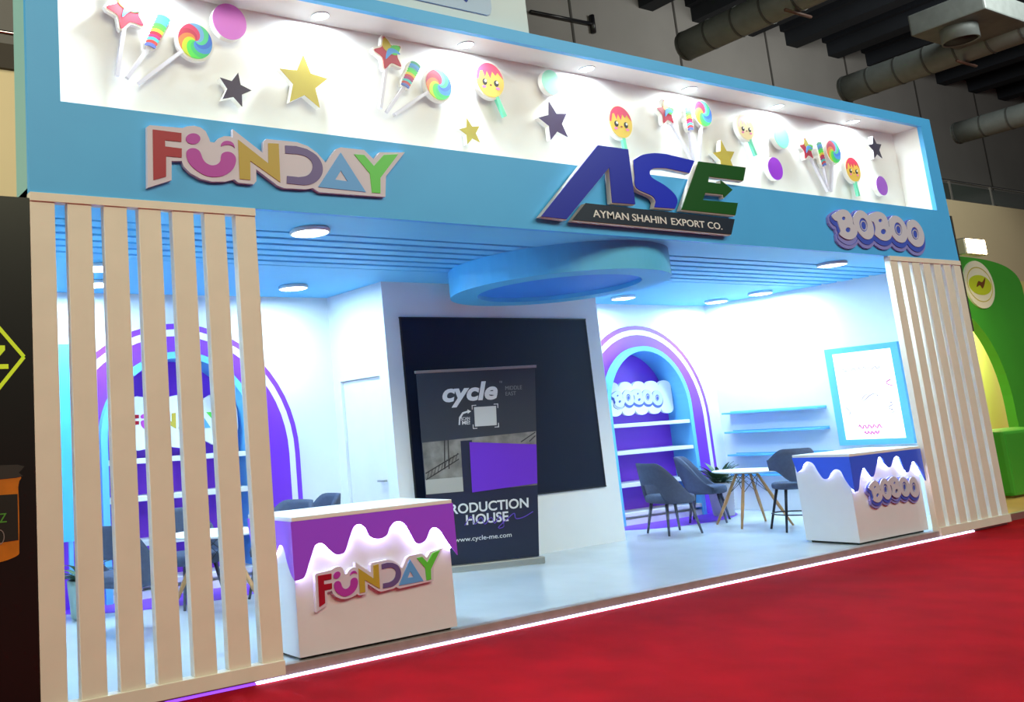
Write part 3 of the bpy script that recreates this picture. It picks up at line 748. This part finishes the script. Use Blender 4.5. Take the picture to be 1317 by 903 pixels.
sc_ = [(.50, .47), (.58, .56), (.62, .47), (.70, .54), (.74, .46), (.82, .53), (.86, .46), (.93, .54), (.97, .42), (.90, .41), (1.02, .50), (1.10, .55), (1.12, .49), (1.22, .50), (1.33, .55)]
sm = smooth([(p[0]-.06, p[1]) for p in sc_], 4, False)
o = link('script_print', (lambda bm: (add_tube(bm, [(p[0], .012, p[1]+.02) for p in sm], .005, 5), bm_mesh(bm))[1])(bmesh.new()), mat('script_violet', (104, 70, 190), .5), rb, False); bn(o)
bt('address_lettering', 'www.cycle-me.com', .31, 1.00, .30, .365, bw)

# ------------------------------------------------------------------ chairs
fab = mat('chair_fabric', (76, 84, 108), .9, noise=.08, nscale=30, bump=.4, bscale=300)
legm = mat('chair_leg_black', (26, 26, 32), .35)
legp = mat('chair_leg_reflections', (92, 94, 104), .3, .5, noise=.4, nscale=25)  # black legs; the coarse noise paints reflections into their colour
def shell(bm, amax, ztop, zbot, r0, r1, cy, th=.04, nA=36, nH=6, sx=1.0):
    """wrap-around backrest; angle 0 is the middle of the back (+Y)"""
    def P(a, s, off):
        zt, zb = ztop(a), zbot(a); z = zb+(zt-zb)*s
        r = r0+(r1-r0)*max(0, (z-.42))/.5+off
        return Vector((math.sin(a)*r*sx, cy+math.cos(a)*r, z))
    G = [[[bm.verts.new(P(-amax+2*amax*i/nA, j/nH, off)) for j in range(nH+1)] for i in range(nA+1)] for off in (0, th)]
    for k in (0, 1):
        for i in range(nA):
            for j in range(nH): bm.faces.new((G[k][i][j], G[k][i+1][j], G[k][i+1][j+1], G[k][i][j+1]))
    for i in range(nA):
        bm.faces.new((G[0][i][0], G[0][i+1][0], G[1][i+1][0], G[1][i][0])); bm.faces.new((G[0][i][nH], G[0][i+1][nH], G[1][i+1][nH], G[1][i][nH]))
    for j in range(nH):
        bm.faces.new((G[0][0][j], G[0][0][j+1], G[1][0][j+1], G[1][0][j])); bm.faces.new((G[0][nA][j], G[0][nA][j+1], G[1][nA][j+1], G[1][nA][j]))
def sm01(x): x = max(0, min(1, x)); return x*x*(3-2*x)
def seat_mesh(w, d, z0, z1, cy=0.):
    bm = bmesh.new(); n = 32; rings = []
    for s, z in ((.90, z0), (.98, z0+.01), (1.0, (z0+z1)/2), (.97, z1-.012), (.88, z1), (.4, z1+.006)):
        ring = []
        for k in range(n):
            a = 2*math.pi*k/n; c, q = math.cos(a), math.sin(a)
            x = abs(c)**.7*math.copysign(1, c)*w/2*s; y = abs(q)**.7*math.copysign(1, q)*d/2*s+cy
            ring.append(bm.verts.new((x, y, z)))
        rings.append(ring)
    for A, B in zip(rings, rings[1:]):
        for k in range(n): bm.faces.new((A[k], A[(k+1) % n], B[(k+1) % n], B[k]))
    bm.faces.new(rings[0]); bm.faces.new(rings[-1])
    return bm_mesh(bm, True)
def make_tub():
    t = thing('tub_chair', '-', 'chair', (0, 0, ZF), 'tub chairs around the tables')
    link('seat', seat_mesh(.50, .50, .39, .49), fab, t, False)
    bm = bmesh.new()
    ztop = lambda a: .90-.42*sm01((abs(a)-.55)/1.5)
    zbot = lambda a: .63-.24*sm01((abs(a)-.45)/.42)
    shell(bm, 2.0, ztop, zbot, .245, .295, .0)
    link('backrest', bm_mesh(bm, True), fab, t, False)
    for sx in (-1, 1):
        for sy in (-1, 1):
            lg = tube('leg', [(sx*.15, sy*.15, .41), (sx*.215, sy*.215, 0)], [.021, .013], legp, t, 8, world=False)
    return t
def make_stool():
    t = thing('foot_ring_chair', '-', 'chair', (0, 0, ZF), 'foot ring chairs')
    link('seat', seat_mesh(.46, .44, .52, .60), fab, t, False)
    bm = bmesh.new()
    ztop = lambda a: 1.03-.14*sm01((abs(a)-.5)/.9)
    zbot = lambda a: .62+.14*sm01((abs(a)-.35)/.7)
    shell(bm, 1.35, ztop, zbot, .215, .265, .0)
    link('backrest', bm_mesh(bm, True), fab, t, False)
    for sx in (-1, 1):
        for sy in (-1, 1):
            tube('leg', [(sx*.14, sy*.14, .54), (sx*.25, sy*.25, 0)], [.02, .014], legm, t, 8, world=False)
    tube('foot_ring', [(.285*math.cos(a), .285*math.sin(a), .21) for a in [k*math.pi/16 for k in range(32)]], .009, legm, t, 6, True, world=False)
    tube('back_stem', [(0, .20, .53), (0, .245, .70)], .018, legm, t, 8, world=False)
    return t
tub = make_tub(); used = [0]
def put(src, first, x, y, face, label):
    """face: direction (dx,dy) the sitter looks"""
    o = src if first else copy_tree(src)
    o.location = (x, y, ZF); o.rotation_euler = (0, 0, math.atan2(face[1], face[0])+math.pi/2); o['label'] = label
    if src is tub: o.scale = (1.13, 1.13, 1.04)
    return o
put(tub, True, 10.84, 2.56, (.95, -.32), 'dark grey tub chair nearest the central block at the round table')
put(tub, False, 12.22, 3.02, (.5, -.85), 'dark grey tub chair between the round table and the arched niche')
put(tub, False, 2.98, 2.10, (.9, .5), 'dark grey tub chair beside the plant pot behind the slats')
put(tub, False, 3.98, 2.92, (.1, -1), 'dark grey tub chair behind the slat screen in front of the arch')
put(tub, False, 4.80, 2.55, (-1, -.2), 'dark grey tub chair whose back rises over the purple counter')
put(tub, False, 5.50, 3.10, (-1, .2), 'dark grey tub chair half hidden nearest the white door')
st = make_stool()
put(st, True, 11.78, 1.42, (.6, .8), 'dark chair with foot ring right behind the blue counter')

# ------------------------------------------------------------------ tables
wood = mat('beech_leg', (188, 140, 92), .45, noise=.12, nscale=14)
def make_table(x, y, label, ph):
    t = thing('round_table', label, 'table', (x, y, ZF), 'round meeting tables')
    lathe('tabletop', [(0, .715), (.40, .715), (.435, .725), (.435, .737), (.42, .742), (0, .742)], (0, 0, 0), white, t, 48, world=False)
    for k in range(4):
        a = ph+k*math.pi/2; c, s = math.cos(a), math.sin(a)
        lg = tube('leg', [(.13*c, .13*s, .70), (.33*c, .33*s, .30), (.49*c, .49*s, 0)], [.017, .023, .014], wood, t, 10, world=False)
        b = a+math.pi/2
        tube('wire_brace', [(.145*c, .145*s, .69), (.245*math.cos(b), .245*math.sin(b), .44)], .004, legm, t, 6, world=False)
        tube('wire_brace', [(.245*c, .245*s, .44), (.145*math.cos(b), .145*math.sin(b), .69)], .004, legm, t, 6, world=False)
    tube('hub_plate', [(0, 0, .69), (0, 0, .716)], .15, legm, t, 16, world=False)
    return t
make_table(12.05, 2.22, 'white round table with four wooden legs before the arched niche', math.radians(16))
make_table(3.95, 2.30, 'white round table with wooden legs behind the slat screen', math.radians(40))

# ------------------------------------------------------------------ plants
leafm = mat('leaf_green', (62, 92, 66), .5, noise=.25, nscale=12); leafd = mat('leaf_olive', (84, 104, 70), .5, noise=.2, nscale=12)
def plant(x, y, pr, ph_, pm, ribs, label, nl, ll, droop):
    t = thing('potted_plant', label, 'plant', (x, y, ZF))
    prof = [(0, .0), (pr*.72, .0), (pr*.80, .02)]
    for k in range(ribs):
        z = .02+(ph_-.04)*(k+.5)/ribs; q = pr*(.80+.2*(k+.5)/ribs)
        prof += [(q*.97, z-(ph_-.04)/ribs*.48), (q*1.0, z)]
    prof += [(pr, ph_), (pr*.9, ph_), (pr*.88, ph_-.05), (0, ph_-.05)]
    lathe('pot', prof, (0, 0, 0), pm, t, 32, world=False)
    for i in range(nl):
        a = i*2.399+random.uniform(-.2, .2); L = ll*random.uniform(.7, 1.1); el = random.uniform(.5, 1.4)
        bm = bmesh.new(); vs_ = []; n = 6; p = Vector((0.03*math.cos(a), .03*math.sin(a), ph_-.05)); e = el
        sidev = Vector((-math.sin(a), math.cos(a), 0))
        for k in range(n+1):
            w = .002+.028*math.sin(math.pi*min(1, (k+.4)/(n+.4)))**.8*(L/.4)
            vs_.append((bm.verts.new(p+sidev*w), bm.verts.new(p+Vector((0, 0, -.006))), bm.verts.new(p-sidev*w)))
            d = Vector((math.cos(a)*math.cos(e), math.sin(a)*math.cos(e), math.sin(e))); p = p+d*L/n; e -= droop/n
        for A, B in zip(vs_, vs_[1:]):
            bm.faces.new((A[0], A[1], B[1], B[0])); bm.faces.new((A[1], A[2], B[2], B[1]))
        link('leaf', bm_mesh(bm, True), leafm if i % 3 else leafd, t, False)
    return t
plant(12.95, 3.30, .19, .50, mat('pot_ribbed', (176, 172, 186), .5), 10, 'leafy plant in a ribbed pale pot beside the arched niche', 70, .42, 1.0)
plant(2.93, 3.12, .17, .36, mat('pot_sage', (150, 172, 168), .4), 3, 'leafy plant in a sage green pot behind the slat screen', 36, .38, 1.5)

# ------------------------------------------------------------------ sign on top of the header
ts = thing('roof_sign', 'pale sign box standing on top of the header', 'sign', (6.0, .25, ZTOP))
pa, pb = onY(681, 26, .1).x, onY(633, 12, .1).x
box('sign_case', pa-2.6, pa, .12, .34, ZTOP, ZTOP+1.4, mat('sign_case', (208, 226, 236), .5), ts, .01)
L = [(pb-1.9, ZTOP+.16), (pb-.06, ZTOP+.16), (pb-.02, ZTOP+.18), (pb, ZTOP+.24), (pb, ZTOP+1.3), (pb-1.9, ZTOP+1.3)]
fp = plate('print_panel', [L], .105, .015, mat('roof_print', (178, 204, 236), .5), ts)
for i in range(6):
    x = pb-.30-i*.17
    tube('print_stroke', [(x+.05*math.cos(a), .10, ZTOP+.32+.07*math.sin(a)) for a in [k*.5 for k in range(10)]], .012, mat('roof_ink', (110, 80, 190) if i % 2 else (90, 120, 210), .5) if False else (mat('roof_ink_v', (130, 90, 190), .5) if i % 2 else mat('roof_ink_b', (90, 120, 215), .5)), fp, 6)

# ------------------------------------------------------------------ neighbour on the left: black wall with prints
nb = thing('neighbour_wall', 'black wall of the next stand with lime outline and honey jar print', 'wall panel', (.6, .05, 0))
box('board', -2.0, 1.627, .0, .10, 0, 3.345, black, nb)
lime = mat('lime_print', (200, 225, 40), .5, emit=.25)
a, b, c = (onY(0, 425, -.004), onY(31, 459, -.004), onY(0, 496, -.004))
def band(p, q, w):
    d = Vector((q[0]-p[0], q[1]-p[1])).normalized(); n = Vector((-d.y, d.x))*w
    return [(p[0]+n.x, p[1]+n.y), (p[0]-n.x, p[1]-n.y), (q[0]-n.x, q[1]-n.y), (q[0]+n.x, q[1]+n.y)]
cx_ = 1.15; hx = [(b.x, b.z), (b.x-.24, b.z+.29), (cx_-.35, b.z+.29), (cx_-.6, b.z), (cx_-.35, b.z-.29), (b.x-.24, b.z-.29)]
for i in range(6): plate('lime_outline', [band(hx[i], hx[(i+1) % 6], .012)], -.004, .004, lime, nb)
plate('lime_letter', [[(1.33, b.z+.075), (1.45, b.z+.075), (1.45, b.z+.045), (1.37, b.z-.045), (1.47, b.z-.045), (1.47, b.z-.075), (1.33, b.z-.075), (1.33, b.z-.05), (1.40, b.z+.045), (1.33, b.z+.045)]], -.004, .004, lime, nb)
j = onY(24, 660, -.004)
jx = j.x; amber = mat('honey_amber', (196, 112, 22), .4, noise=.15, nscale=9)
plate('jar_print', [smooth([(jx-.52, 1.53), (jx-.02, 1.53), (jx, 1.46), (jx, 1.12), (jx-.03, 1.04), (jx-.26, 1.01), (jx-.49, 1.04), (jx-.52, 1.12), (jx-.52, 1.46)], 4)], -.004, .004, amber, nb)
plate('lid_print', [smooth([(jx-.53, 1.60), (jx, 1.60), (jx+.005, 1.55), (jx-.01, 1.52), (jx-.51, 1.52), (jx-.53, 1.55)], 3)], -.006, .004, mat('lid_grey', (52, 50, 48), .4), nb)
plate('label_print', [[(jx-.51, 1.12), (jx-.005, 1.14), (jx-.005, 1.42), (jx-.51, 1.43)]], -.006, .004, mat('label_dark', (20, 20, 16), .5), nb)
text_plate('label_letter', 'Z', jx-.12, jx-.075, 1.255, 1.31, -.009, .003, mat('label_green', (80, 150, 50), .5), nb)
plate('label_mark', [ell(jx-.12, 1.17, .03, .045, 16), ell(jx-.12, 1.17, .025, .04, 16)], -.009, .003, metal, nb)

# ------------------------------------------------------------------ neighbour on the right: green arch stand
warmfl = mat('warm_floor', (222, 178, 104), .4, noise=.08, nscale=2)
struct(box('floor_neighbour', 14.0, 30, .20, 6, 0, ZF, warmfl), 'warm wooden floor of the green stand')
struct(box('trim_3', 14.0, 30, .14, .20, 0, ZF, metal), 'metal floor edge of the green stand')
YG = 2.0
gr = mat('green_board', (66, 170, 50), .5, noise=.03, nscale=2)
ga = thing('green_arch', 'tall green arch of the neighbouring stand with an oval logo', 'arch', (17.6, YG, ZF))
oc, orr = 17.75, 3.0
oz = 4.06-.62
outer = [(oc+orr, ZF)]+[(oc+orr*math.copysign(abs(math.cos(a))**.55, math.cos(a)), oz-.05+.67*math.sin(a)**.6 if math.sin(a) > 0 else oz-.05) for a in [math.pi*k/40 for k in range(41)]]+[(oc-orr, ZF)]
inner = arch(oc-.0, 1.78, 1.40, ZF+.001, 30)
plate('arch_panel', [outer, inner], YG, .15, gr, ga)
e = [onY(*p, YG-.03) for p in ((1261, 366), (1283, 366), (1259, 338))]
lc_ = (e[0].x-.02, e[0].z); rx, rz = .52, .43
plate('logo_oval', [ell(lc_[0], lc_[1], rx, rz, 40)], YG-.03, .03, mat('logo_white', (250, 248, 225), .4), ga)
plate('logo_ring', [ell(lc_[0], lc_[1], rx*.86, rz*.74, 36), ell(lc_[0], lc_[1], rx*.83, rz*.70, 36)], YG-.034, .004, mat('logo_gold', (205, 195, 60), .4), ga)
plate('logo_band', [ell(lc_[0], lc_[1]-.01, rx*.78, rz*.42, 36)], YG-.036, .005, mat('logo_lime', (205, 225, 40), .4), ga)
plate('logo_mark', [smooth([(lc_[0]-.15, lc_[1]-.05), (lc_[0]-.05, lc_[1]+.06), (lc_[0]+.08, lc_[1]+.04), (lc_[0]+.22, lc_[1]+.13), (lc_[0]+.16, lc_[1]+.02), (lc_[0]+.05, lc_[1]-.07), (lc_[0]-.02, lc_[1]-.01)], 3)], YG-.04, .004, mat('logo_brown', (120, 70, 24), .5), ga)
struct(box('wall_neighbour', 14.0, 30, 2.9, 3.0, ZF, 3.9, mat('yellow_wall', (238, 226, 150), .6)), 'pale yellow back wall inside the green arch')
gc = thing('green_counter', 'green upholstered counter block of the neighbouring stand', 'counter', (17, 1.2, ZF))
box('body', 16.38, 18.2, .92, 1.6, ZF+.03, 1.07, gr, gc, .05)
box('plinth', 16.46, 18.1, 1.0, 1.5, ZF, ZF+.04, mat('plinth_tan', (190, 150, 90), .5), gc)
fl = thing('flood_light', 'glowing warm floodlight on an arm above the green arch', 'floodlight', (18.2, 1.6, 4.0))
lp = onY(1250, 318, 1.5)
box('lamp_head', lp.x-.34, lp.x+.34, 1.44, 1.60, lp.z-.14, lp.z+.14, metal, fl, .02)
box('lamp_glass', lp.x-.31, lp.x+.31, 1.425, 1.445, lp.z-.12, lp.z+.12, mat('flood_glow', (255, 240, 205), .4, emit=25, ecol=(255, 226, 170)), fl, .006)
tube('lamp_arm', [(lp.x, 1.6, lp.z-.05), (lp.x, 2.07, lp.z-.01), (lp.x, 2.07, 4.05)], .025, metal, fl, 8)
for (x, y, z, e_) in ((17.6, .9, 3.6, 45), (19.8, 2.5, 3.6, 170)):
    l = bpy.data.lights.new('stand_lamp', 'AREA'); l.shape = 'DISK'; l.size = .4; l.energy = e_; l.color = (1, .82, .5)
    lo = bpy.data.objects.new('stand_lamp', l); COL.objects.link(lo); lo.location = (x, y, z)
# thin dark pole strip at the right edge of the stand
tag(box('edge_pole', X1+.0, X1+.03, -.005, .03, 2.45, 4.0, mat('pole_dark', (60, 56, 50), .5)), 'thin dark strip fixed along the right edge of the stand', 'pole')

# ------------------------------------------------------------------ ducts under the hall roof
duc = mat('duct_foil', (118, 126, 126), .5, .4, noise=.1, nscale=3, bump=.5, bscale=6)
def duct(x, z, y0, y1, r, label, box_at=None):
    t = thing('air_duct', label, 'duct', (x, y0, z), 'air ducts under the hall roof')
    n = int((y1-y0)/.9); prof = []
    bm = bmesh.new(); add_tube(bm, [(x, y0+(y1-y0)*i/n, z) for i in range(n+1)], r, 20)
    link('pipe', bm_mesh(bm, True), duc, t)
    for i in range(0, n+1):
        y = y0+(y1-y0)*i/n
        bm = bmesh.new(); add_tube(bm, [(x, y-.03, z), (x, y+.03, z)], r*1.035, 20); link('joint', bm_mesh(bm), mat('duct_joint', (80, 84, 84), .5, .4), t)
    bm = bmesh.new(); add_tube(bm, [(x, y1, z), (x, y1+.1, z)], r*.96, 20)
    link('end_cap', bm_mesh(bm), duc, t)
    for yy in [y0+2+3*i for i in range(int((y1-y0)/3))]:
        tube('hanger', [(x, yy, z+r), (x, yy, 18.3)], .03, legm, t, 5)
        tube('cradle', [(x-r*1.3, yy, z-r-.05), (x+r*1.3, yy, z-r-.05)], .05, mat('cradle_rust', (96, 66, 54), .6), t, 5)
    return t
duct(26.0, 13.25, -6, 11.6, .48, 'ribbed foil air duct rising over the middle of the header')
d2 = duct(35.6, 13.2, -6, 11.9, .50, 'ribbed foil air duct with a square outlet box')
duct(43.3, 12.3, -6, 11.8, .45, 'ribbed foil air duct lower above the mezzanine railing')
p = onY(1235, 40, 4.0)
box('outlet_box', 32.2, 36.1, 5.9, 8.0, 13.05, 13.75, duc, d2, .05)
lathe('outlet_collar', [(.50, .3), (.50, -.45), (.45, -.45), (.45, .2)], (33.0, 7.0, 13.05), duc, d2, 32)
lathe('outlet_grille', [(0, -.42), (.45, -.42), (.45, -.40), (0, -.40)], (33.0, 7.0, 13.05), mat('grille_dark', (18, 22, 34), .6), d2, 32)
tg = thing('wall_pipe', 'thin dark pipe with valve on the grey far wall', 'pipe', (22, 15.9, 16))
a, b = onY(682, 15, 15.9), onY(762, 31, 15.9)
tube('pipe', [a, b], .07, legm, tg, 6)
tube('valve', [b+Vector((0, 0, .35)), b-Vector((0, 0, .35))], .1, legm, tg, 6)
